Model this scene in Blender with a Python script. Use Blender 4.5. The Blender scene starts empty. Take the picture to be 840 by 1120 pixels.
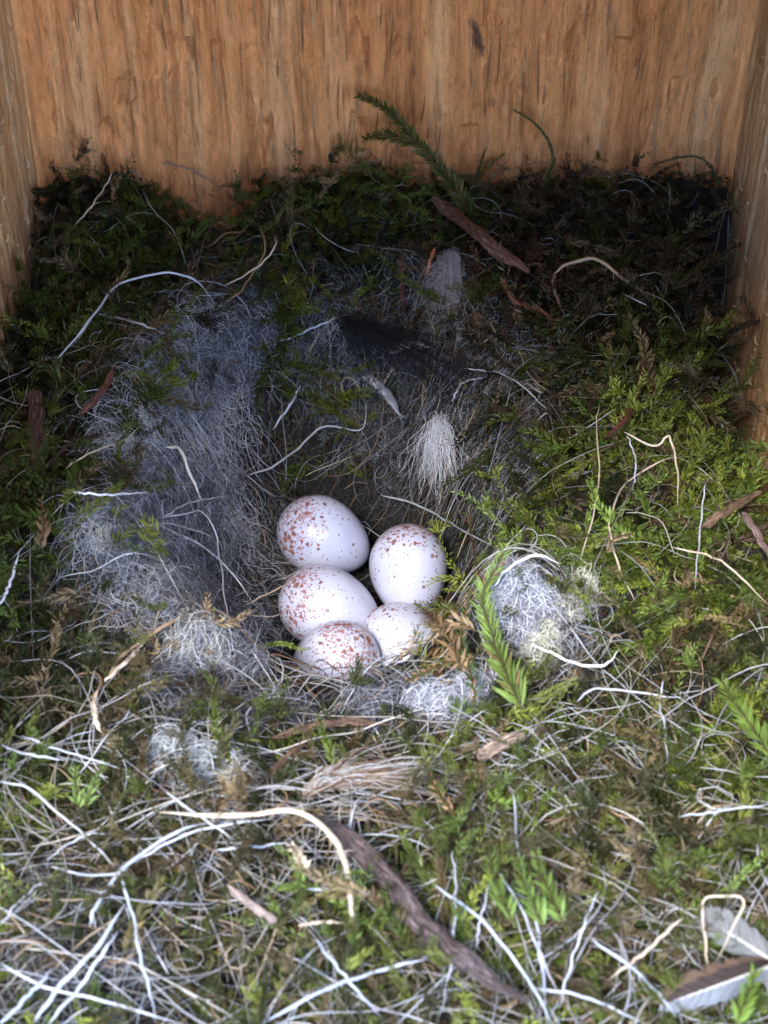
import bpy, math, random
import numpy as np
from mathutils import Vector

# units: 1 Blender unit = 1 cm (a small nest box seen from about 36 cm)
SC = bpy.context.scene
COL = SC.collection
rng = np.random.default_rng(7)
R = math.radians

# ------------------------------------------------------------------ camera
PITCH = 43.0
CAM = np.array([0.0, -30.75, 19.7])
F = 1936.0
cd = bpy.data.cameras.new('camera'); cam = bpy.data.objects.new('camera', cd); COL.objects.link(cam)
cam.location = CAM; cam.rotation_euler = (R(90 - PITCH), 0, 0)
cd.sensor_fit = 'VERTICAL'; cd.sensor_height = 24.0; cd.lens = 24.0 * F / 1120.0
cd.clip_start = 0.5; cd.clip_end = 2000
cd.dof.use_dof = True; cd.dof.focus_distance = 30.6
cd.dof.aperture_fstop = 0.26        # units are cm here: an opening of about 1.6 mm
SC.camera = cam

# ------------------------------------------------------------------ sky, sun, exposure
SUN_EL, SUN_AZ = 50.0, -24.0        # the open front of the box faces -Y; azimuth measured from -Y towards -X
W = bpy.data.worlds.new('World'); SC.world = W; W.use_nodes = True
nt = W.node_tree; bg = nt.nodes['Background']
sky = nt.nodes.new('ShaderNodeTexSky'); sky.sky_type = 'NISHITA'; sky.sun_disc = False
sky.ozone_density = 8.0; sky.sun_elevation = R(SUN_EL); sky.sun_rotation = R(180 + SUN_AZ)
nt.links.new(sky.outputs[0], bg.inputs[0]); bg.inputs[1].default_value = 0.15
sd = bpy.data.lights.new('sun', 'SUN'); sd.energy = 1.3; sd.angle = R(17); sd.color = (1.0, 0.97, 0.93)
sun = bpy.data.objects.new('sun', sd); COL.objects.link(sun)
dvec = Vector((math.sin(R(SUN_AZ)) * math.cos(R(SUN_EL)), -math.cos(R(SUN_AZ)) * math.cos(R(SUN_EL)), math.sin(R(SUN_EL))))
sun.rotation_euler = dvec.to_track_quat('Z', 'Y').to_euler(); sun.location = (0, -40, 60)
SC.view_settings.view_transform = 'Standard'; SC.view_settings.look = 'None'
SC.view_settings.exposure = 2.6; SC.view_settings.gamma = 1.0; SC.view_settings.use_curve_mapping = False
SC.render.engine = 'CYCLES'
SC.cycles.max_bounces = 5; SC.cycles.diffuse_bounces = 2

# ------------------------------------------------------------------ maths helpers
def hash2(ix, iy, seed):
    h = (ix.astype(np.int64) * 374761393 + iy.astype(np.int64) * 668265263 + seed * 1442695041) & 0x7fffffff
    h = ((h ^ (h >> 13)) * 1274126177) & 0x7fffffff
    return ((h ^ (h >> 16)) & 0xffff) / 65535.0
def vnoise(x, y, seed=0):
    x = np.asarray(x, float); y = np.asarray(y, float)
    ix = np.floor(x); iy = np.floor(y); fx = x - ix; fy = y - iy
    fx = fx * fx * (3 - 2 * fx); fy = fy * fy * (3 - 2 * fy)
    a = hash2(ix, iy, seed); b = hash2(ix + 1, iy, seed); c = hash2(ix, iy + 1, seed); d = hash2(ix + 1, iy + 1, seed)
    return (a * (1 - fx) + b * fx) * (1 - fy) + (c * (1 - fx) + d * fx) * fy
def fbm(x, y, seed=0, o=4):
    s = 0; a = .5; t = 0
    for k in range(o):
        s = s + a * vnoise(x * 2 ** k, y * 2 ** k, seed + k * 17); t += a; a *= .5
    return s / t
def sstep(a, b, x):
    t = np.clip((x - a) / (b - a), 0, 1); return t * t * (3 - 2 * t)
def gauss(x, y, cx, cy, rx, ry):
    return np.exp(-((x - cx) / rx) ** 2 - ((y - cy) / ry) ** 2)

CX, CY = -0.55, -8.7
def height(x, y):                   # upper surface of the nest
    x = np.asarray(x, float); y = np.asarray(y, float)
    dx = x - CX; dy = y - CY
    rx = np.where(dx < 0, 4.1, 3.1); ry = np.where(dy < 0, 4.5, 5.8)
    r = np.sqrt((dx / rx) ** 2 + (dy / ry) ** 2)
    inner = np.where(dy < 0, 0.42, 0.38)
    h = -3.25 * (1 - sstep(0, 1, (r - inner) / (1.04 - inner)))
    out = sstep(.7, 1.05, r)
    h += out * (0.55 * (fbm(x * .55 + 3, y * .55, 3) - .5) * 2 + .22 * (fbm(x * 2.1, y * 2.1, 9) - .5) * 2)
    h += (1 - out) * .12 * (fbm(x * 3, y * 3, 5) - .5) * 2
    h -= 3.0 * sstep(5.0, 6.8, x) * sstep(-10.5, -8, y) * sstep(-.4, -2.6, y)     # the moss sinks along the right wall
    h -= 0.5 * sstep(4.8, 7, -x) * sstep(-9, -4, y)
    h += .3 * sstep(-2.3, -.4, y) - 1.75 * gauss(x, y, -3.5, 0, .95, 1.7) + .35 * gauss(x, y, -.6, -.6, 1.2, 1.2) + .4 * gauss(x, y, -5.9, -.6, .8, 1.2)
    h -= .45 * gauss(x, y, -.8, -13.6, 1.9, 1.3)
    h += .75 * gauss(x, y, 1.9, -11.7, 1.0, .8) + .55 * gauss(x, y, -4.3, -9.8, 1.1, 2.6) + .45 * gauss(x, y, 4.2, -8.5, 1.3, 2.6)                                        # the lip beside the eggs
    return h
cP, sP = math.cos(R(PITCH)), math.sin(R(PITCH))
def project(x, y, z):
    Y = y - CAM[1]; Z = z - CAM[2]
    d = Y * cP - Z * sP; u = Y * sP + Z * cP
    return 420 + F * (x - CAM[0]) / d, 560 - F * u / d, d
def on_nest(px, py, lift=0.0):      # where the sight line through a photo pixel meets the nest surface
    px = np.atleast_1d(np.asarray(px, float)); py = np.atleast_1d(np.asarray(py, float))
    a = (px - 420) / F; b = (560 - py) / F
    D = np.stack([a, cP + b * sP, -sP + b * cP], -1)
    lo = np.full(px.shape, 18.0); hit = np.full(px.shape, np.nan)
    for t in np.arange(18, 46, .12):
        P = CAM + D * t
        below = (P[:, 2] < height(P[:, 0], P[:, 1]) + lift) | (P[:, 1] > -.12)
        hit = np.where(np.isnan(hit) & below, t, hit)
    hit = np.where(np.isnan(hit), 40, hit)
    return CAM + D * (hit - .06)[:, None]

# ------------------------------------------------------------------ object helpers
def link(name, me, mat, parent=None):
    o = bpy.data.objects.new(name, me); COL.objects.link(o)
    if mat is not None and len(me.materials) == 0: me.materials.append(mat)
    if parent is not None: o.parent = parent
    return o
def tag(o, label=None, cat=None, group=None, kind=None):
    if label: o['label'] = label
    if cat: o['category'] = cat
    if group: o['group'] = group
    if kind: o['kind'] = kind
    return o
def empty(name, loc=(0, 0, 0)):
    o = bpy.data.objects.new(name, None); COL.objects.link(o); o.location = loc; o.empty_display_size = .5
    return o
def np_mesh(name, V, faces, tint=None, grain=None, smooth=False):
    """faces: int array (n,3) or (n,4)"""
    V = np.ascontiguousarray(V, np.float32); faces = np.ascontiguousarray(faces, np.int32)
    me = bpy.data.meshes.new(name)
    n, k = faces.shape
    me.vertices.add(len(V)); me.vertices.foreach_set('co', V.ravel())
    me.loops.add(n * k); me.loops.foreach_set('vertex_index', faces.ravel())
    me.polygons.add(n); me.polygons.foreach_set('loop_start', np.arange(0, n * k, k, dtype=np.int32))
    me.polygons.foreach_set('use_smooth', np.full(n, smooth, bool))
    me.update(calc_edges=True)
    if tint is not None:
        at = me.attributes.new('tint', 'FLOAT_COLOR', 'POINT')
        c = np.ones((len(V), 4), np.float32); c[:, :3] = tint; at.data.foreach_set('color', c.ravel())
    if grain is not None:
        at = me.attributes.new('grain', 'FLOAT_VECTOR', 'POINT'); at.data.foreach_set('vector', np.ascontiguousarray(grain, np.float32).ravel())
    return me
def norm(v): return v / np.maximum(np.linalg.norm(v, axis=-1, keepdims=True), 1e-9)
def tubes(P, Rd, K=3, flat=1.0, tint=None):
    """P (S,N,3) polylines, Rd (S,N) radii -> verts, quads, tint, grain"""
    S, N, _ = P.shape
    T = norm(np.gradient(P, axis=1))
    up = np.broadcast_to(np.array([0.05, -.6, .8]), T.shape)
    B = norm(np.cross(T, up)); Nn = norm(np.cross(B, T))
    ang = np.arange(K) * 2 * math.pi / K
    ring = B[:, :, None, :] * np.cos(ang)[None, None, :, None] + Nn[:, :, None, :] * (np.sin(ang) * flat)[None, None, :, None]
    V = P[:, :, None, :] + ring * Rd[:, :, None, None]
    idx = np.arange(S * N * K).reshape(S, N, K)
    a = idx[:, :-1, :]; b = np.roll(a, -1, axis=2); c = idx[:, 1:, :]; d = np.roll(c, -1, axis=2)
    Fq = np.stack([a, b, d, c], -1).reshape(-1, 4)
    tt = None
    if tint is not None: tt = np.repeat(tint, N * K, axis=0)
    seg = np.concatenate([np.zeros((S, 1)), np.cumsum(np.linalg.norm(np.diff(P, axis=1), axis=2), axis=1)], 1)
    g = np.stack([np.broadcast_to(np.cos(ang), (S, N, K)), np.broadcast_to(np.sin(ang), (S, N, K)),
                  np.broadcast_to(seg[:, :, None], (S, N, K))], -1).reshape(-1, 3)
    return V.reshape(-1, 3), Fq, tt, g
def spline(pts, n):
    P = np.asarray(pts, float); m = len(P)
    E = np.vstack([2 * P[0] - P[1], P, 2 * P[-1] - P[-2]])
    t = np.linspace(0, m - 1 - 1e-6, n); i = t.astype(int); f = (t - i)[:, None]
    p0, p1, p2, p3 = E[i], E[i + 1], E[i + 2], E[i + 3]
    return .5 * ((2 * p1) + (-p0 + p2) * f + (2 * p0 - 5 * p1 + 4 * p2 - p3) * f ** 2 + (-p0 + 3 * p1 - 3 * p2 + p3) * f ** 3)

# ------------------------------------------------------------------ materials
def mat(name):
    m = bpy.data.materials.new(name); m.use_nodes = True
    return m, m.node_tree, m.node_tree.nodes['Principled BSDF']
def N(t, typ, **kw):
    n = t.nodes.new(typ)
    for k, v in kw.items():
        if k in ('op',): n.operation = v
        elif hasattr(n, k): setattr(n, k, v)
        else: n.inputs[k].default_value = v
    return n
def ramp(t, stops, src):
    n = t.nodes.new('ShaderNodeValToRGB'); e = n.color_ramp.elements
    while len(e) < len(stops): e.new(.5)
    for el, (p, c) in zip(e, stops): el.position = p; el.color = (*c, 1) if len(c) == 3 else c
    t.links.new(src, n.inputs[0]); return n
def mixc(t, fac, a, b, bt='MIX'):
    n = t.nodes.new('ShaderNodeMix'); n.data_type = 'RGBA'; n.blend_type = bt
    for s, v in ((n.inputs[0], fac), (n.inputs[6], a), (n.inputs[7], b)):
        if hasattr(v, 'is_linked') or hasattr(v, 'links'): t.links.new(v, s)
        else: s.default_value = (*v, 1) if isinstance(v, tuple) and len(v) == 3 else v
    return n.outputs[2]
def mathn(t, op, a, b=0.0, clamp=False):
    n = t.nodes.new('ShaderNodeMath'); n.operation = op; n.use_clamp = clamp
    for s, v in ((n.inputs[0], a), (n.inputs[1], b)):
        if hasattr(v, 'links'): t.links.new(v, s)
        else: s.default_value = v
    return n.outputs[0]

def fibre_material(name, rough=.5, spec=.4, transl=.0, var=.25):
    m, t, b = mat(name)
    at = N(t, 'ShaderNodeAttribute', attribute_name='tint')
    tc = N(t, 'ShaderNodeTexCoord')
    no = N(t, 'ShaderNodeTexNoise', Scale=4.0, Detail=3.0); t.links.new(tc.outputs['Object'], no.inputs['Vector'])
    v = ramp(t, [(.3, (1 - var,) * 3), (.7, (1 + 0 * var,) * 3)], no.outputs[0])
    c = mixc(t, 1.0, at.outputs['Color'], v.outputs[0], 'MULTIPLY')
    t.links.new(c, b.inputs['Base Color']); b.inputs['Roughness'].default_value = rough; b.inputs['Specular IOR Level'].default_value = spec
    if transl > 0:
        tr = N(t, 'ShaderNodeBsdfTranslucent'); t.links.new(c, tr.inputs[0])
        mx = N(t, 'ShaderNodeMixShader'); mx.inputs[0].default_value = transl
        t.links.new(b.outputs[0], mx.inputs[1]); t.links.new(tr.outputs[0], mx.inputs[2])
        t.links.new(mx.outputs[0], t.nodes['Material Output'].inputs[0])
    return m
M_MOSS = fibre_material('moss_leaf', .55, .28, .35, .3)
M_HAIR = fibre_material('hair', .6, .2, .1, .15)
M_ROOT = fibre_material('rootlet', .42, .5, .0, .35)
def bark_material():
    m, t, b = mat('bark')
    at = N(t, 'ShaderNodeAttribute', attribute_name='tint'); g = N(t, 'ShaderNodeAttribute', attribute_name='grain')
    mp = N(t, 'ShaderNodeMapping'); mp.inputs['Scale'].default_value = (3.2, 3.2, 2.6); t.links.new(g.outputs['Vector'], mp.inputs[0])
    n1 = N(t, 'ShaderNodeTexNoise', Scale=1.6, Detail=8.0, Roughness=.7); t.links.new(mp.outputs[0], n1.inputs['Vector'])
    r1 = ramp(t, [(.36, (.12, .09, .09)), (.47, (.7, .65, .65)), (.55, (1.2, 1.15, 1.15)), (.66, (3.6, 3.5, 3.8))], n1.outputs[0])
    c = mixc(t, 1.0, at.outputs['Color'], r1.outputs[0], 'MULTIPLY'); t.links.new(c, b.inputs['Base Color'])
    b.inputs['Roughness'].default_value = .55
    bp = N(t, 'ShaderNodeBump', Strength=1.0, Distance=.09); t.links.new(n1.outputs[0], bp.inputs['Height']); t.links.new(bp.outputs[0], b.inputs['Normal'])
    return m
M_BARK = bark_material()
def base_material():
    m, t, b = mat('nest_litter')
    tc = N(t, 'ShaderNodeTexCoord')
    n1 = N(t, 'ShaderNodeTexNoise', Scale=3.0, Detail=8.0, Roughness=.75); t.links.new(tc.outputs['Object'], n1.inputs['Vector'])
    r1 = ramp(t, [(.35, (.006, .005, .005)), (.58, (.022, .017, .013)), (.75, (.09, .07, .05))], n1.outputs[0])
    t.links.new(r1.outputs[0], b.inputs['Base Color']); b.inputs['Roughness'].default_value = .9
    bp = N(t, 'ShaderNodeBump', Strength=1.0, Distance=.15); t.links.new(n1.outputs[0], bp.inputs['Height']); t.links.new(bp.outputs[0], b.inputs['Normal'])
    return m
M_BASE = base_material()
def wood_material(name, dark, mid, light, axis=2, rough=.6):
    """rough sawn softwood, grain along world Z (axis 2)"""
    m, t, b = mat(name)
    tc = N(t, 'ShaderNodeTexCoord')
    mp = N(t, 'ShaderNodeMapping'); mp.inputs['Scale'].default_value = (1, 1, .045); t.links.new(tc.outputs['Object'], mp.inputs[0])
    wr = N(t, 'ShaderNodeTexNoise', Scale=.22, Detail=1.0); t.links.new(tc.outputs['Object'], wr.inputs['Vector'])
    va = N(t, 'ShaderNodeVectorMath', operation='MULTIPLY_ADD'); t.links.new(wr.outputs['Color'], va.inputs[0])
    va.inputs[1].default_value = (.35, .35, 0); t.links.new(mp.outputs[0], va.inputs[2])
    big = N(t, 'ShaderNodeTexNoise', Scale=1.3, Detail=5.0, Roughness=.6); t.links.new(va.outputs[0], big.inputs['Vector'])
    fine = N(t, 'ShaderNodeTexNoise', Scale=6.5, Detail=6.0, Roughness=.7); t.links.new(va.outputs[0], fine.inputs['Vector'])
    mp2 = N(t, 'ShaderNodeMapping'); mp2.inputs['Scale'].default_value = (5, 5, 1.9); t.links.new(tc.outputs['Object'], mp2.inputs[0])
    fl = N(t, 'ShaderNodeTexNoise', Scale=1.0, Detail=5.0, Roughness=.65); t.links.new(mp2.outputs[0], fl.inputs['Vector'])
    r = ramp(t, [(.3, dark), (.5, mid), (.72, light)], big.outputs[0])
    f1 = ramp(t, [(.36, (.42, .33, .27)), (.5, (.95, .93, .9)), (.66, (1.25, 1.25, 1.25))], fine.outputs[0])
    c = mixc(t, .6, r.outputs[0], f1.outputs[0], 'MULTIPLY')
    f2 = ramp(t, [(.32, (.4, .28, .2)), (.42, (.9, .88, .86)), (.56, (1, 1, 1)), (.68, (1.5, 1.55, 1.6))], fl.outputs[0])
    c = mixc(t, .45, c, f2.outputs[0], 'MULTIPLY')
    t.links.new(c, b.inputs['Base Color']); b.inputs['Roughness'].default_value = rough; b.inputs['Specular IOR Level'].default_value = .25
    h = mathn(t, 'ADD', mathn(t, 'MULTIPLY', fine.outputs[0], .6), mathn(t, 'MULTIPLY', fl.outputs[0], 1.0))
    bp = N(t, 'ShaderNodeBump', Strength=1.0, Distance=.2); t.links.new(h, bp.inputs['Height']); t.links.new(bp.outputs[0], b.inputs['Normal'])
    return m
def knot(m):                        # the small dark scar on the back board
    t = m.node_tree; b = t.nodes['Principled BSDF']; src = b.inputs['Base Color'].links[0].from_socket
    tc = N(t, 'ShaderNodeTexCoord'); no = N(t, 'ShaderNodeTexNoise', Scale=2.5, Detail=4.0); t.links.new(tc.outputs['Object'], no.inputs['Vector'])
    w = N(t, 'ShaderNodeVectorMath', operation='MULTIPLY_ADD'); w.inputs[1].default_value = (.35, .35, .35); t.links.new(no.outputs['Color'], w.inputs[0]); t.links.new(tc.outputs['Object'], w.inputs[2])
    mp = N(t, 'ShaderNodeMapping', vector_type='TEXTURE'); mp.inputs['Location'].default_value = (1.93, .15, 3.55); mp.inputs['Rotation'].default_value = (0, R(-14), 0); mp.inputs['Scale'].default_value = (.13, 3, .5)
    t.links.new(w.outputs[0], mp.inputs[0]); l = N(t, 'ShaderNodeVectorMath', operation='LENGTH'); t.links.new(mp.outputs[0], l.inputs[0])
    k = ramp(t, [(.5, (.85,) * 3), (1.0, (0, 0, 0))], l.outputs['Value'])
    t.links.new(mixc(t, k.outputs[0], src, (.07, .045, .035)), b.inputs['Base Color'])
M_WOOD_B = wood_material('sawn_wood_orange', (.60, .225, .075), (.86, .365, .135), (.93, .52, .25))
knot(M_WOOD_B)
M_WOOD_S = wood_material('sawn_wood_pale', (.54, .29, .13), (.78, .46, .22), (.88, .60, .35))
def egg_material():
    m, t, b = mat('speckled_eggshell')
    tc = N(t, 'ShaderNodeTexCoord'); oi = N(t, 'ShaderNodeObjectInfo')
    sep = N(t, 'ShaderNodeSeparateXYZ'); t.links.new(tc.outputs['Object'], sep.inputs[0])
    off = N(t, 'ShaderNodeVectorMath', operation='SCALE'); off.inputs[0].default_value = (37, 19, 53); t.links.new(oi.outputs['Random'], off.inputs['Scale'])
    wn = N(t, 'ShaderNodeTexNoise', Scale=7.0, Detail=3.0); t.links.new(tc.outputs['Object'], wn.inputs['Vector'])
    wm = N(t, 'ShaderNodeVectorMath', operation='MULTIPLY_ADD'); wm.inputs[1].default_value = (.11, .11, .11)
    t.links.new(wn.outputs['Color'], wm.inputs[0]); t.links.new(tc.outputs['Object'], wm.inputs[2])
    ad = N(t, 'ShaderNodeVectorMath', operation='ADD'); t.links.new(wm.outputs[0], ad.inputs[0]); t.links.new(off.outputs[0], ad.inputs[1])
    # belt of denser marks round the blunt end (local +Z)
    belt = ramp(t, [(.2, (.10,) * 3), (.52, (.24,) * 3), (.72, (.6,) * 3), (.84, (1,) * 3), (1.0, (.9,) * 3)],
                mathn(t, 'ADD', mathn(t, 'MULTIPLY', sep.outputs[2], .56), .5))
    def spots(scale, size, dens, seed):
        sh = N(t, 'ShaderNodeVectorMath', operation='ADD'); t.links.new(ad.outputs[0], sh.inputs[0]); sh.inputs[1].default_value = (seed, seed * 2, -seed)
        v = N(t, 'ShaderNodeTexVoronoi', Scale=scale); t.links.new(sh.outputs[0], v.inputs['Vector'])
        sc = N(t, 'ShaderNodeSeparateColor'); t.links.new(v.outputs['Color'], sc.inputs[0])
        on = mathn(t, 'LESS_THAN', sc.outputs[0], mathn(t, 'MULTIPLY', belt.outputs[0], dens))
        rad = mathn(t, 'MULTIPLY', mathn(t, 'MULTIPLY', mathn(t, 'ADD', mathn(t, 'MULTIPLY', sc.outputs[1], .8), .35), size), mathn(t, 'ADD', mathn(t, 'MULTIPLY', belt.outputs[0], .6), .75))
        d = mathn(t, 'SUBTRACT', rad, v.outputs['Distance'])
        e = mathn(t, 'MULTIPLY', d, 6.5, True)
        return mathn(t, 'MULTIPLY', on, e), sc.outputs[2]
    base = N(t, 'ShaderNodeTexNoise', Scale=2.0, Detail=2.0); t.links.new(tc.outputs['Object'], base.inputs['Vector'])
    c = ramp(t, [(.3, (.39, .40, .51)), (.7, (.46, .47, .58))], base.outputs[0]).outputs[0]
    s, k = spots(5.5, .36, .9, 3.1)
    c = mixc(t, mathn(t, 'MULTIPLY', s, .45), c, (.42, .34, .42))
    s, k = spots(9.5, .44, .8, 11.7)
    cc = mixc(t, k, (.11, .03, .014), (.25, .08, .03)); c = mixc(t, mathn(t, 'MULTIPLY', s, .85), c, cc)
    s, k = spots(21.0, .5, 1.1, 23.3)
    cc = mixc(t, k, (.18, .045, .025), (.30, .11, .07)); c = mixc(t, mathn(t, 'MULTIPLY', s, .75), c, cc)
    t.links.new(c, b.inputs['Base Color']); b.inputs['Roughness'].default_value = .22; b.inputs['Specular IOR Level'].default_value = .5
    b.inputs['Subsurface Weight'].default_value = .12; b.inputs['Subsurface Radius'].default_value = (.3, .2, .15); b.inputs['Subsurface Scale'].default_value = .3
    pn = N(t, 'ShaderNodeTexNoise', Scale=28.0, Detail=2.0); t.links.new(tc.outputs['Object'], pn.inputs['Vector'])
    bp = N(t, 'ShaderNodeBump', Strength=.12, Distance=.02); t.links.new(pn.outputs[0], bp.inputs['Height']); t.links.new(bp.outputs[0], b.inputs['Normal'])
    return m
M_EGG = egg_material()

# ------------------------------------------------------------------ the nest box
box = tag(empty('nest_box', (0, 0, -7.5)), 'open wooden nest box of rough sawn boards holding the moss nest', 'nest box')
def board(name, origin, ux, uy, un, w, h, thick, mtl, seed, amp=.05, res=.09):
    """a board whose face (origin + a*ux + b*uy, outward normal un) is rough sawn; grain along uy"""
    ux, uy, un = map(lambda v: np.array(v, float), (ux, uy, un)); o = np.array(origin, float)
    nu = int(w / res) + 1; nv = int(h / (res * 1.6)) + 1
    A, Bv = np.meshgrid(np.linspace(0, w, nu), np.linspace(0, h, nv), indexing='ij')
    wob = .35 * fbm(A * .5, Bv * .12, seed + 2, 2)
    D = amp * (fbm((A + wob) * 2.2, Bv * .07, seed, 3) - .5) * 2 + amp * .8 * (fbm(A * 5, Bv * .6, seed + 5, 3) - .5) * 2
    gouge = sstep(.66, .8, fbm(A * 2.6, Bv * 1.1, seed + 9, 2)) * amp * 1.6
    D = D - gouge
    V = o + A[..., None] * ux + Bv[..., None] * uy + D[..., None] * un
    idx = np.arange(nu * nv).reshape(nu, nv)
    f = np.stack([idx[:-1, :-1], idx[1:, :-1], idx[1:, 1:], idx[:-1, 1:]], -1).reshape(-1, 4)
    V = V.reshape(-1, 3)
    ring = np.concatenate([idx[:, 0], idx[-1, 1:], idx[-2::-1, -1], idx[0, -2:0:-1]])
    back = V[ring] - un * thick
    k = len(V); n = len(ring); V2 = np.vstack([V, back, back.mean(0, keepdims=True)])
    i = np.arange(n); j = (i + 1) % n
    f2 = np.stack([ring[j], ring[i], k + i, k + j], -1)
    f3 = np.stack([k + j, k + i, np.full(n, k + n), np.full(n, k + n)], -1)
    tri = f3[:, :3]
    faces = np.vstack([f, f2])
    me = bpy.data.meshes.new(name)
    me.from_pydata(V2.tolist(), [], faces.tolist() + tri.tolist()); me.update()
    ob = link(name, me, mtl); ob.parent = box; ob.matrix_parent_inverse.identity(); ob.location = (0, 0, 7.5)
    return ob
board('back_board', (-7.05, 0, -6), (1, 0, 0), (0, 0, 1), (0, -1, 0), 14.1, 26, 1.6, M_WOOD_B, 3, .085)
board('side_board', (-7, -19.6, -6.0), (0, 1, 0), (0, 0, 1), (1, 0, 0), 19.5, 26, 1.6, M_WOOD_S, 21, .04)['label'] = 'left side board of the nest box'
board('side_board', (7, -.1, -6.0), (0, -1, 0), (0, 0, 1), (-1, 0, 0), 19.5, 26, 1.6, M_WOOD_S, 47, .04)['label'] = 'right side board of the nest box'
board('floor_board', (-8.5, -20, -6.1), (1, 0, 0), (0, 1, 0), (0, 0, 1), 17, 21.5, 1.4, M_WOOD_S, 61, .02, .3)
board('roof_board', (8.6, -22.9, 20.1), (-1, 0, 0), (0, 1, 0), (0, 0, -1), 17.2, 24.9, 1.5, M_WOOD_S, 71, .03, .3)  # out of view; height and front overhang shaped to shade the back

# torn splinters standing out of the sawn faces of the side boards
n_ = 260; yy = rng.uniform(-9, -.3, n_); zz = rng.uniform(-3, 10, n_); sg = np.where(rng.random(n_) < .6, 1.0, -1.0); s_ = np.linspace(0, 1, 5)[None]
Ls = rng.uniform(.05, .26, n_)[:, None]; an = rng.normal(0, .35, n_)[:, None]
P_ = np.stack([(sg * 6.97)[:, None] - sg[:, None] * .045 * np.sin(math.pi * s_) ** .7 * np.ones_like(Ls), yy[:, None] + Ls * s_ * np.cos(an), zz[:, None] + Ls * s_ * np.sin(an)], -1)
v_, f_, t_, g_ = tubes(P_, np.full((n_, 5), .014) * np.array([.4, 1, 1, .8, .2]), 4, .6, np.tile(np.array([[.62, .45, .28]]), (n_, 1)))
m_ = 260; xb = rng.uniform(-6.8, 6.8, m_); zb = rng.uniform(-1, 9, m_); Lb = rng.uniform(.15, 1.3, m_)[:, None]; lean = rng.normal(0, .04, m_)[:, None]
s7 = np.linspace(0, 1, 7)[None]; Pb = np.stack([xb[:, None] + Lb * s7 * lean, -.045 - .05 * np.sin(math.pi * s7) * rng.uniform(.2, 1, (m_, 1)), zb[:, None] + Lb * s7], -1)
cb = np.array([(.30, .14, .06), (.55, .29, .13), (.40, .19, .08), (.62, .36, .18)])[rng.integers(0, 4, m_)]
vb, fb_, tb, gb = tubes(Pb, rng.uniform(.01, .022, m_)[:, None] * np.array([[.2, .8, 1, 1, .9, .6, .1]]), 5, .5, cb)
f_ = np.vstack([f_, fb_ + len(v_)]); v_ = np.vstack([v_, vb]); t_ = np.vstack([t_, tb])
o_ = link('splinters', np_mesh('splinters', v_, f_, tint=t_), M_ROOT, box); o_.location = (0, 0, 7.5); o_['kind'] = 'stuff'

# ------------------------------------------------------------------ the nest
nest = tag(empty('bird_nest', (0, -10, -6)), 'cup shaped nest of green moss, hair and fine rootlets filling the box', 'nest')
def nest_part(name, me, m, kind=None, label=None):
    o = link(name, me, m, nest); o.location = (0, 10, 6); tag(o, label, None, None, kind); return o
nx, ny = 150, 210
A, B = np.meshgrid(np.linspace(-6.9, 6.9, nx), np.linspace(-19.9, -.08, ny), indexing='ij')
Hh = height(A, B) + .1 * (fbm(A * 5, B * 5, 31) - .5)
V = np.stack([A, B, Hh], -1).reshape(-1, 3); idx = np.arange(nx * ny).reshape(nx, ny)
f = np.stack([idx[:-1, :-1], idx[1:, :-1], idx[1:, 1:], idx[:-1, 1:]], -1).reshape(-1, 4)
ring = np.concatenate([idx[:, 0], idx[-1, 1:], idx[-2::-1, -1], idx[0, -2:0:-1]])
low = V[ring].copy(); low[:, 2] = -5.9; k = len(V); i = np.arange(len(ring)); j = (i + 1) % len(ring)
f = np.vstack([f, np.stack([ring[j], ring[i], k + i, k + j], -1)])
nest_part('litter_mat', np_mesh('litter_mat', np.vstack([V, low]), f, smooth=True), M_BASE)

# what the photo shows where: ellipses (px, py, rx, ry, strength)
def field(px, py, ell):
    s = np.zeros_like(px)
    for (cx, cy, rx, ry, w) in ell:
        q = ((px - cx) / rx) ** 2 + ((py - cy) / ry) ** 2
        s = np.maximum(s, w * (1 - sstep(.55, 1.25, q)))
    return s
MOSSY = [(385, 500, 80, 42, 1), (310, 420, 40, 35, .8), (255, 825, 45, 18, 1), (480, 330, 30, 30, .7), (230, 760, 60, 25, .7)]
FUR = [(205, 590, 118, 190, .99), (170, 480, 70, 60, .9), (240, 400, 110, 95, .75), (440, 400, 140, 120, .72), (400, 640, 130, 130, 1.0), (385, 745, 105, 62, .97), (560, 600, 60, 70, .3), (585, 690, 62, 72, .85),
       (490, 765, 75, 32, .75), (225, 838, 70, 28, .75), (75, 1030, 120, 85, .5), (555, 480, 70, 80, .75), (640, 885, 45, 25, .5), (380, 850, 120, 40, .5)]
def rand_on_nest(n):
    x = rng.uniform(-6.8, 6.8, n); y = rng.uniform(-19.8, -.15, n)
    z = height(x, y); px, py, d = project(x, y, z)
    return x, y, z, px, py

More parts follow.
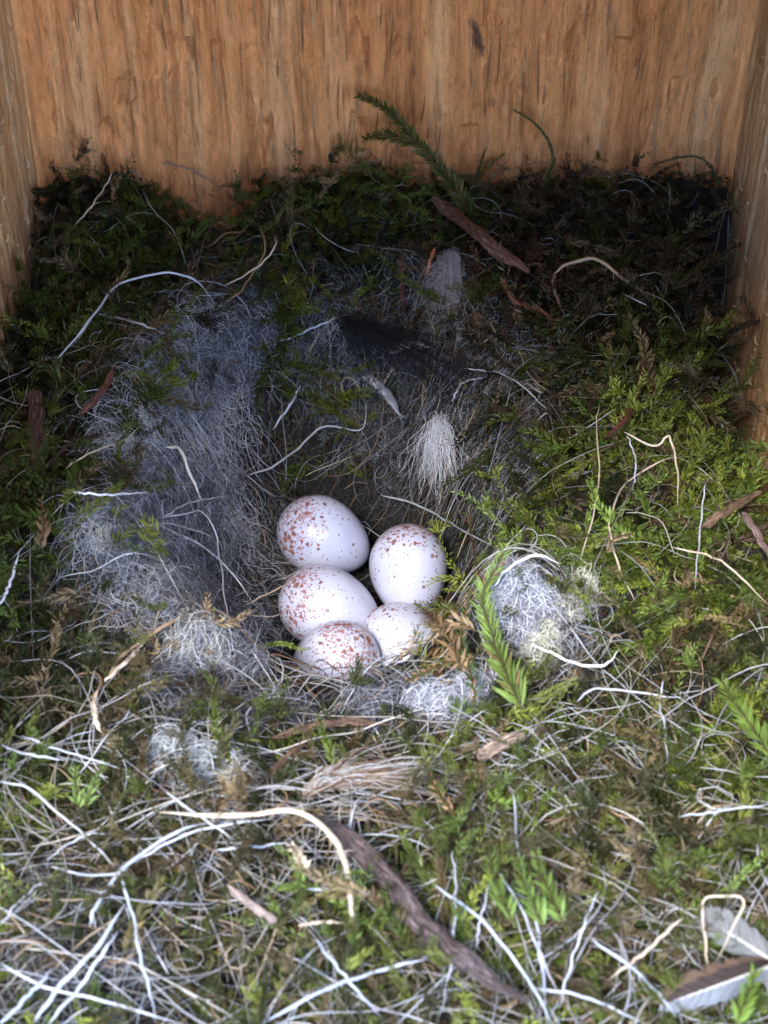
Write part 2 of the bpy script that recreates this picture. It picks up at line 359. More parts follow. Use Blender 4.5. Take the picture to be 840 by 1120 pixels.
# --- moss shoots
def leaf(base, d, side, L, w, lift):
    tip = base + d * L + lift * L
    mid = base + d * L * .45
    return np.array([base, mid + side * w + lift * L * .35, tip, mid - side * w + lift * L * .35])
def leafy_axis(P, L0, w0, spacing, flat=False, spread=.75, taper=True):
    """leaves along a polyline -> list of 4-vertex leaves"""
    out = []
    seg = np.linalg.norm(np.diff(P, axis=0), axis=1); tot = seg.sum(); cum = np.concatenate([[0], np.cumsum(seg)])
    s = 0; k = 0
    while s < tot:
        c = np.array([np.interp(s, cum, P[:, q]) for q in range(3)])
        c2 = np.array([np.interp(min(s + .05, tot), cum, P[:, q]) for q in range(3)]); c1 = np.array([np.interp(max(s - .05, 0), cum, P[:, q]) for q in range(3)])
        t = c2 - c1; t /= max(np.linalg.norm(t), 1e-6)
        sd = np.cross(t, [0, 0, 1]); sd /= max(np.linalg.norm(sd), 1e-6); nn = np.cross(sd, t)
        ang = (0 if k % 2 else math.pi) + rng.normal(0, .25) if flat else k * 2.4 + rng.normal(0, .3)
        rad = sd * math.cos(ang) + nn * math.sin(ang)
        sp = spread * rng.uniform(.75, 1.2)
        d = t * math.cos(sp) + rad * math.sin(sp); side = np.cross(d, nn if flat else np.cross(t, rad)); side /= max(np.linalg.norm(side), 1e-6)
        u = s / tot; sc = (1 - .55 * u) if taper else 1
        if flat: sc *= min(1, .45 + u * 3)
        lft = (nn * rng.normal(.05, .12)) + t * .25
        out.append(leaf(c, d, side, L0 * sc * rng.uniform(.8, 1.2), w0 * sc, lft)); s += spacing * rng.uniform(.8, 1.2); k += 1
    return out
def curve_axis(L, bend, droop, n=8):
    s = np.linspace(0, 1, n)
    return np.stack([L * s, bend * L * s ** 2, droop * L * (s - s ** 2 * 1.3)], -1)
VAR = []
def crooked(L, bend, n=9):          # a stem that wanders in all directions
    a = np.cumsum(rng.normal(0, bend, (n, 2)), 0); d = np.stack([np.cos(a[:, 0]) * np.cos(a[:, 1]), np.sin(a[:, 0]), np.sin(a[:, 1]) * .8], -1)
    return np.vstack([[0, 0, 0], np.cumsum(d, 0)]) * L / n
for q in range(10):     # shaggy shoots with overlapping leaves
    VAR.append(np.array(leafy_axis(crooked(rng.uniform(.7, 1.6), .28), rng.uniform(.11, .18), rng.uniform(.02, .03), .014, False, rng.uniform(.5, .95))))
for q in range(10):     # irregularly branched shoots
    ax = crooked(rng.uniform(1.0, 1.8), .25); L = leafy_axis(ax, .12, .02, .025, False, .7)
    for b_ in range(rng.integers(3, 7)):
        p = ax[rng.integers(1, 9)]; br = crooked(rng.uniform(.25, .6), .3, 5); a = rng.choice([-1, 1]) * rng.uniform(.5, 1.3); e = rng.normal(0, .5)
        Rm = np.array([[math.cos(a), -math.sin(a), 0], [math.sin(a), math.cos(a), 0], [0, 0, 1]]) @ np.array([[math.cos(e), 0, -math.sin(e)], [0, 1, 0], [math.sin(e), 0, math.cos(e)]])
        L += leafy_axis(br @ Rm.T + p, rng.uniform(.09, .14), .02, .016, False, .75)
    VAR.append(np.array(L))
for q in range(4):      # irregular feathery fronds
    VAR.append(np.array(leafy_axis(crooked(rng.uniform(1.2, 1.9), .16), rng.uniform(.2, .27), .027, .02, True, .75)))
for q in range(4):      # bare curved shreds with few leaves
    VAR.append(np.array(leafy_axis(crooked(rng.uniform(.8, 1.4), .35), .22, .02, .07, False, .9)))

def rotmat(yaw, pitch, roll):
    cy, sy, cp, sp, cr, sr = np.cos(yaw), np.sin(yaw), np.cos(pitch), np.sin(pitch), np.cos(roll), np.sin(roll)
    z = np.zeros_like(cy); o = np.ones_like(cy)
    Rz = np.stack([np.stack([cy, -sy, z], -1), np.stack([sy, cy, z], -1), np.stack([z, z, o], -1)], -2)
    Ry = np.stack([np.stack([cp, z, -sp], -1), np.stack([z, o, z], -1), np.stack([sp, z, cp], -1)], -2)
    Rx = np.stack([np.stack([o, z, z], -1), np.stack([z, cr, -sr], -1), np.stack([z, sr, cr], -1)], -2)
    return Rz @ Ry @ Rx
def shoots(pos, yaw, pitch, roll, scale, var, tint, clamp=True):
    Vs, Ts, n0 = [], [], 0
    for v in range(len(VAR)):
        s = np.where(var == v)[0]
        if len(s) == 0: continue
        G = VAR[v].reshape(-1, 3)
        M = rotmat(yaw[s], pitch[s], roll[s])
        P = np.einsum('sij,gj->sgi', M, G) * scale[s][:, None, None] + pos[s][:, None, :]
        Vs.append(P.reshape(-1, 3))
        lt = np.clip(rng.normal(1, .2, (len(s), len(VAR[v]), 1)), .5, 1.7)
        Ts.append((tint[s][:, None, :] * lt).repeat(4, axis=1).reshape(-1, 3))
    V = np.vstack(Vs); T = np.vstack(Ts)
    if clamp:
        V[:, 0] = np.clip(V[:, 0], -6.92, 6.92); V[:, 1] = np.minimum(V[:, 1], -.1)
    n = len(V) // 4; q = np.arange(n)[:, None] * 4
    Fa = np.concatenate([q + np.array([0, 1, 2]), q + np.array([0, 2, 3])], 0)
    return V, Fa, T
GREENS = np.array([(.014, .017, .004), (.036, .046, .007), (.085, .105, .012), (.07, .10, .014), (.155, .175, .025), (.115, .165, .028)])
BROWNS = np.array([(.07, .05, .02), (.10, .06, .028), (.05, .028, .015), (.22, .15, .08), (.13, .10, .04), (.05, .04, .02)])
def make_moss(n, name, brown_p, height_lift, seed_col):
    x, y, z, px, py = rand_on_nest(n)
    fur = field(px, py, FUR) * (1 - .8 * field(px, py, MOSSY))
    keep = (rng.random(n) > fur) & (fbm(x * .9 + 5, y * .9, 77) + .3 * rng.random(n) > .47)
    x, y, z, px, py = (a[keep] for a in (x, y, z, px, py)); m = len(x)
    pos = np.stack([x, y, z + rng.uniform(-.05, height_lift, m)], -1)
    flow = fbm(x * .35 + 9, y * .35, 51) * 4 * math.pi
    yaw = flow + rng.normal(0, .9, m)
    yaw = np.where(y > -1.6, rng.uniform(-3.0, -.1, m), yaw)
    pitch = np.abs(rng.normal(.05, .25, m)); pitch = np.where(y > -1.2, rng.uniform(-.1, .7, m), pitch)
    patch = fbm(x * .8, y * .8, 91, 3); patch2 = fbm(x * .7 + 20, y * .7, 13, 3)
    gi = np.clip(((patch - .25) * 2 * len(GREENS) + rng.normal(0, .9, m)).astype(int), 0, len(GREENS) - 1)
    col = GREENS[gi].copy()
    gi = np.clip(gi - np.round(1.0 * field(px, py, [(690, 340, 200, 240, 1), (80, 300, 120, 130, .2)])).astype(int), 0, 5); col = GREENS[gi].copy()  # darker greens at the back right: some shade put into the colour
    br = rng.random(m) < brown_p * (0.35 + 1.6 * sstep(.45, .65, patch2)) + .25 * field(px, py, [(590, 300, 170, 120, 1.6), (760, 430, 60, 90, .8), (230, 980, 230, 90, .9), (700, 960, 120, 60, .9), (470, 700, 50, 40, 1)])
    col[br] = BROWNS[rng.integers(0, len(BROWNS), br.sum())]
    var = rng.integers(0, len(VAR), m)
    sc = rng.uniform(.6, 1.45, m)
    front = sstep(-9, -15, y)[:, None]; tipb = rng.random((m, 1)); col = col * (1 + .4 * field(x, y, [(-.8, -1.0, 3.2, 1.4, 1), (-5.6, -1.2, 1.4, 1.2, 1), (4.6, -10.8, 1.8, 2.4, 1)]))[:, None]; col = col * (.55 + .8 * tipb ** 2) * (1 + .5 * front); col = col * (1 - .15 * front) + np.array([.17, .20, .09]) * .15 * front  # front moss lightened: brighter light there put into the tint
    ok = np.ones(m, bool)
    for u in (.3, .7, 1.1, 1.5):
        tx, ty = x + np.cos(yaw) * u * sc, y + np.sin(yaw) * u * sc; tz = z + u * sc * np.sin(pitch)
        qx, qy, _d = project(tx, ty, tz); ok &= ~((((qx - 395) / 118) ** 2 + ((qy - 648) / 128) ** 2) < 1)
    sc = np.where(gauss(x, y, -3.5, 0, 1.2, 1.8) > .3, sc * .45, sc); sc = np.where(y > -1.4, np.minimum(sc, .85), sc); sc = np.where(x > 5.6, np.minimum(sc, .6), sc)
    sc = np.where((var >= 20) & (var < 24), np.minimum(sc, .75), sc)
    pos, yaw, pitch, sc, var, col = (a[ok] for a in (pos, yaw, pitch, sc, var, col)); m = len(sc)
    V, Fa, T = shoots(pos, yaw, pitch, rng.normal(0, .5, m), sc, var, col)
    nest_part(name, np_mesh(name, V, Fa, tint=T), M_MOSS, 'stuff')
make_moss(8600, 'moss', .3, .2, 0)
def crumbs(n):                      # loose single leaves and crumbs filling the mat
    x, y, z, px, py = rand_on_nest(n); fur = field(px, py, FUR) * .9
    k = rng.random(n) > fur; x, y, z = x[k], y[k], z[k]; m = len(x)
    c = np.stack([x, y, z + rng.uniform(.0, .28, m)], -1); d = norm(rng.normal(0, 1, (m, 3)) * np.array([1, 1, .5])); sd_ = norm(np.cross(d, rng.normal(0, 1, (m, 3))))
    L = rng.uniform(.05, .2, m)[:, None]; w = rng.uniform(.012, .03, m)[:, None]
    Vq = np.stack([c, c + d * L * .5 + sd_ * w, c + d * L, c + d * L * .5 - sd_ * w + np.array([0, 0, .02])], 1).reshape(-1, 3)
    patch = fbm(x * .8, y * .8, 91, 3); gi = np.clip(((patch - .25) * 12 + rng.normal(0, 1.4, m)).astype(int), 0, 5); col = GREENS[gi].copy()
    br = rng.random(m) < .45; col[br] = BROWNS[rng.integers(0, len(BROWNS), br.sum())]; col *= rng.uniform(.3, 1.1, (m, 1)) * (1 + .4 * sstep(-9, -15, y)[:, None])  # crumbs also lighter towards the front, light put into the tint
    q = np.arange(m)[:, None] * 4
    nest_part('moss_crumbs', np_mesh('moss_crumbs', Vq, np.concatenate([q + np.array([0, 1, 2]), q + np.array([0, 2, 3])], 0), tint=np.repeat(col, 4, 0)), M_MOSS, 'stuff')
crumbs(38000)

# --- hair, fluff and fibres
def surface_strands(x, y, yaw, L, n, curl, lift, arch, wob=.08):
    """strands that wander over the surface; arrays (S,)"""
    S = len(x); ds = L / (n - 1)
    gx = (height(x + .15, y) - height(x - .15, y)) / .3; gy = (height(x, y + .15) - height(x, y - .15)) / .3; sl = np.hypot(gx, gy)
    along = np.arctan2(gy, gx) + math.pi / 2 + np.where(rng.random(S) < .5, math.pi, 0) + rng.normal(0, .85, S)
    yaw = np.where(rng.random(S) < np.clip(sl * 1.1, 0, .92), along, yaw); curl = np.where(sl > .5, curl * .8, curl)
    turn = rng.normal(0, 1, (S, n)); 
    k = np.cumsum(turn, 1) * .35 + rng.normal(0, 1, (S, 1)) * 1.0
    ang = yaw[:, None] + np.cumsum(k * curl[:, None] / n * 2.5, 1)
    X = x[:, None] + np.cumsum(np.cos(ang) * ds[:, None], 1); Y = y[:, None] + np.cumsum(np.sin(ang) * ds[:, None], 1)
    X = np.clip(X, -6.85, 6.85); Y = np.minimum(Y, -.2)
    s = np.linspace(0, 1, n)[None]
    Z = height(X, Y); ker = np.array([.25, .5, .25])
    for _ in range(2): Z[:, 1:-1] = .25 * Z[:, :-2] + .5 * Z[:, 1:-1] + .25 * Z[:, 2:]
    Z = Z + lift[:, None] + arch[:, None] * np.sin(math.pi * s) + wob * (vnoise(X * 3 + 7, Y * 3, 3) - .5)
    return np.stack([X, Y, Z], -1)
def egg_clear(P):
    return P
def hair_patch(n, ell, Lr, rr, curl, lift, arch, cols, minp=.05, npt=11, bias=1.0, clump=False):
    xs = []; tot = 0
    while tot < n:
        x, y, z, px, py = rand_on_nest(n * 2)
        k = rng.random(len(x)) < field(px, py, ell) * bias * (sstep(.3, .62, fbm(x * 1.3 + 4, y * 1.3, 101, 3)) if clump else 1)
        xs.append(np.stack([x[k], y[k]], -1)); tot += k.sum()
        if tot == 0: break
    q = np.vstack(xs)[:n]; n = len(q)
    L = rng.uniform(*Lr, n)
    P = surface_strands(q[:, 0], q[:, 1], rng.uniform(0, 2 * math.pi, n), L, npt, rng.uniform(*curl, n), rng.uniform(*lift, n), rng.uniform(*arch, n))
    rad = rng.uniform(*rr, n)[:, None] * np.ones((1, npt)); rad[:, -1] *= .3; rad[:, 0] *= .5
    c = np.array(cols)[rng.integers(0, len(cols), n)] * rng.uniform(.75, 1.2, (n, 1))
    return tubes(P, rad, 3, 1.0, c)
def join(parts):
    V = []; Fq = []; T = []; o = 0
    for (v, f, t, g) in parts: V.append(v); Fq.append(f + o); T.append(t); o += len(v)
    return np.vstack(V), np.vstack(Fq), np.vstack(T)
GREY = [(.10, .10, .11), (.17, .17, .19), (.05, .048, .05), (.34, .35, .38), (.05, .04, .035), (.07, .06, .055)]
FURP = [e for e in FUR if (e[0], e[1]) not in ((400, 640), (385, 745))] + [(365, 790, 50, 16, .5)]
p = [hair_patch(10500, FURP, (.4, 1.6), (.0028, .0055), (1, 6), (.0, .22), (0, .25), GREY, clump=True),
     hair_patch(3000, FURP, (.25, .7), (.003, .005), (3, 9), (.0, .28), (0, .15), [(.3, .3, .33), (.5, .52, .56), (.12, .12, .12)], clump=True),
     hair_patch(900, FURP, (.1, .5), (.008, .02), (0, 2), (.05, .3), (0, .05), [(.16, .10, .06), (.08, .05, .03), (.3, .24, .18), (.10, .11, .04)]),
     hair_patch(2600, [(185, 560, 100, 150, 1), (235, 420, 80, 70, .8), (590, 690, 50, 60, .5)], (.3, 1.3), (.003, .0055), (1, 6), (.1, .4), (0, .25), [(.5, .5, .53), (.34, .34, .37), (.6, .58, .55)], clump=True),
     hair_patch(1600, [(400, 640, 140, 140, 1)], (.5, 1.8), (.004, .007), (.8, 3), (-.02, .1), (0, .05), [(.05, .05, .055), (.09, .09, .1), (.03, .025, .02)]),  # near black hairs under the eggs: shade of the deep cup as colour
     hair_patch(420, [(480, 470, 90, 80, 1), (560, 500, 60, 70, 1)], (.4, 1.4), (.006, .014), (.3, 2.5), (.0, .2), (0, .1), [(.09, .08, .075), (.05, .045, .045), (.2, .19, .19)])]  # darker hairs behind the eggs, cup shade put into their colour
V, Fq, T = join(p); nest_part('fur_lining', np_mesh('fur_lining', V, Fq, tint=T, smooth=True), M_HAIR, 'stuff', 'grey matted fur lining the cup')
EVERY = [(420, 560, 900, 900, 1)]; FRONT = [(420, 1040, 620, 270, 1)]; MID = [(150, 700, 200, 330, .8), (700, 650, 200, 230, .5), (420, 850, 300, 60, .9)]
PALE = [(.62, .62, .64), (.42, .42, .44), (.5, .46, .4), (.3, .28, .25), (.2, .18, .16)]; STRAW = [(.3, .2, .11), (.16, .1, .06), (.42, .33, .22), (.10, .06, .04)]
p = [hair_patch(600, EVERY, (.8, 3), (.0035, .007), (.1, 1.6), (.1, .4), (0, .4), PALE + STRAW),
     hair_patch(170, FRONT, (1.2, 4.5), (.008, .018), (.05, .9), (.2, .5), (0, .3), PALE, npt=14),
     hair_patch(620, FRONT, (.8, 3.4), (.004, .0085), (.1, 1.2), (.1, .45), (0, .25), PALE + [(.75, .75, .78), (.65, .67, .72)]),
     hair_patch(110, MID, (1.0, 3.5), (.006, .012), (.1, 1.2), (.25, .5), (0, .4), PALE, npt=14),
     hair_patch(450, EVERY, (.3, 1.3), (.01, .022), (.1, 1.2), (.1, .4), (0, .1), STRAW),
     hair_patch(450, FRONT, (.3, 1.2), (.01, .02), (.2, 1.5), (.15, .45), (0, .1), STRAW)]
V, Fq, T = join(p); nest_part('fibre_tangle', np_mesh('fibre_tangle', V, Fq, tint=T, smooth=True), M_ROOT, 'stuff', 'loose tangle of fine pale hairs and straw bits')

# ------------------------------------------------------------------ eggs
def egg_mesh():
    nu, nv = 48, 40; L, Wd = 1.78, 1.40
    th = np.linspace(0, math.pi, nv); z = np.cos(th) * L / 2
    r = Wd / 2 * np.sin(th) ** 1.0 * (1 + .16 * np.cos(th) - .06 * np.cos(th) ** 2)
    ph = np.arange(nu) * 2 * math.pi / nu
    V = [(0, 0, L / 2)]; 
    for k in range(1, nv - 1):
        for p_ in ph: V.append((r[k] * math.cos(p_), r[k] * math.sin(p_), z[k]))
    V.append((0, 0, -L / 2)); Fc = []
    for k in range(nu): Fc.append((0, 1 + k, 1 + (k + 1) % nu))
    for q in range(nv - 3):
        a = 1 + q * nu
        for k in range(nu): Fc.append((a + k, a + nu + k, a + nu + (k + 1) % nu, a + (k + 1) % nu))
    a = 1 + (nv - 3) * nu; e = len(V) - 1
    for k in range(nu): Fc.append((a + k, e, a + (k + 1) % nu))
    me = bpy.data.meshes.new('egg'); me.from_pydata(V, [], Fc); me.update()
    me.polygons.foreach_set('use_smooth', [True] * len(me.polygons)); return me
EGG = egg_mesh()
RI, UP, TO = np.array([1, 0, 0.]), np.array([0, sP, cP]), np.array([0, -cP, sP])
eggs = [  # px, py, z, blunt end direction (right, up, towards the viewer), scale, spin, label
    (355, 588, -2.4, (-.86, .42, .22), 1.0, 0.4, 'white egg at the back of the clutch, rusty blotches clustered on its left end'),
    (447, 626, -2.35, (-.05, .88, -.32), .98, 2.0, 'upright egg on the right wearing a red brown cap of spots on top'),
    (360, 665, -2.3, (-.93, .28, .15), 1.0, 1.1, 'middle egg of the left column, lying sideways with sparse fine spots'),
    (364, 731, -2.35, (.55, .55, .50), 1.0, 3.0, 'front egg of the left column, heavily freckled on top and half sunk in fur'),
    (440, 710, -2.55, (-.35, .45, -.62), 1.0, 5.2, 'front right egg half hidden by the dry moss clump'),
]
for (px, py, z, ax, sc, spin, lab) in eggs:
    a_, b_ = (px - 420) / F, (560 - py) / F
    D = np.array([a_, cP + b_ * sP, -sP + b_ * cP]); t_ = (z - CAM[2]) / D[2]; c = CAM + D * t_
    d = Vector(RI * ax[0] + UP * ax[1] + TO * ax[2]).normalized()
    o = link('egg', EGG, M_EGG); o.location = c; o.scale = (sc,) * 3
    q = d.to_track_quat('Z', 'Y'); o.rotation_mode = 'QUATERNION'
    from mathutils import Quaternion
    o.rotation_quaternion = q @ Quaternion((0, 0, 1), spin)
    tag(o, lab, 'egg', 'speckled eggs in the nest cup')
    print('EGG', [round(v, 2) for v in c], 'floor', round(float(height(c[0], c[1])), 2))

# ------------------------------------------------------------------ single strands, twigs and bark
def place(pts, lift, n=26, wob=.03, dip=.0):
    P2 = spline(np.array(pts, float), n); s = np.linspace(0, 1, n)
    P = on_nest(P2[:, 0], P2[:, 1], lift + .15)
    # smooth the distance so that the strand bridges the bumps instead of following each
    D = P - CAM; t = np.linalg.norm(D, axis=1); D = D / t[:, None]
    for _ in range(30):
        t[1:-1] = .25 * t[:-2] + .5 * t[1:-1] + .25 * t[2:]; t[0] = .5 * t[0] + .5 * t[1]; t[-1] = .5 * t[-1] + .5 * t[-2]
    P = CAM + D * t[:, None]
    ph = rng.uniform(0, 50)
    P[:, 0] += wob * (vnoise(s * 14 + ph, s * 0, 1) - .5) * 2; P[:, 2] += wob * (vnoise(s * 14 + ph, s * 0, 2) - .5) * 2
    return P
def cap(V, Fq, K):
    return V, Fq
def strand(name, label, cat, pts, w, col, lift=.5, group=None, bark=False, flat=.75, wob=.02, K=6, taper=(.35, .12), hairs=0, ridge=0.0, n=28, P=None):
    if P is None: P = place(pts, lift, n, wob)
    n = len(P)
    depth = float(np.mean(project(P[:, 0], P[:, 1], P[:, 2])[2])); r = w * (1 if bark or name in ('root', 'twig') else .72 if w > 5 else .85) * depth / F / 2
    s = np.linspace(0, 1, n)
    rr = r * (taper[0] + (1 - taper[0]) * sstep(0, .15, s)) * (taper[1] + (1 - taper[1]) * sstep(1, .7, s)) * (1 + .1 * (vnoise(s * 22, s * 0 + w, 4) - .5) * 2)
    rr[0] *= .3; rr[-1] *= .25
    V, Fq, T, g = tubes(P[None], rr[None], K, flat, np.array([col]))
    if ridge > 0:
        c = np.repeat(P, K, axis=0); dv = V - c
        a = np.arctan2(g[:, 1], g[:, 0])
        V = c + dv * (1 + ridge * (fbm(np.cos(a) * 3 + np.sin(a) * 2.3 + 10, g[:, 2] * 2.6, 8, 4) - .5)[:, None] * 2)
    if hairs:
        hs = []
        for _ in range(hairs):
            k = rng.integers(3, n - 3); d = norm(rng.normal(0, 1, 3)) * rng.uniform(.06, .2) * (2.0 if w > 20 else 1)
            q = np.linspace(0, 1, 5)[:, None]; hs.append(P[k] + d * q + np.array([0, 0, -.04]) * q * q)
        hv, hf, ht, hg = tubes(np.array(hs), np.full((hairs, 5), .009) * np.array([1.6, 1, .8, .6, .2]), 3, 1, np.repeat(np.array([col]), hairs, 0))
        V = np.vstack([V, hv]); Fq = np.vstack([Fq, hf + n * K]); T = np.vstack([T, ht]); g = np.vstack([g, hg])
    base = P.mean(0)
    o = link(name, np_mesh(name, V - base, Fq, tint=T, grain=g + np.array([rng.uniform(0, 20), 0, 0]), smooth=True), M_BARK if bark else M_ROOT); o.location = base
    tag(o, label, cat, group); return o
WH = (.52, .53, .57); BW = (.46, .49, .55); TAN = (.42, .29, .18); LT = (.58, .46, .34); GR = (.4, .4, .42); RB = (.15, .055, .035); DB = (.09, .05, .035)
GW = 'pale rootlets lying over the nest'
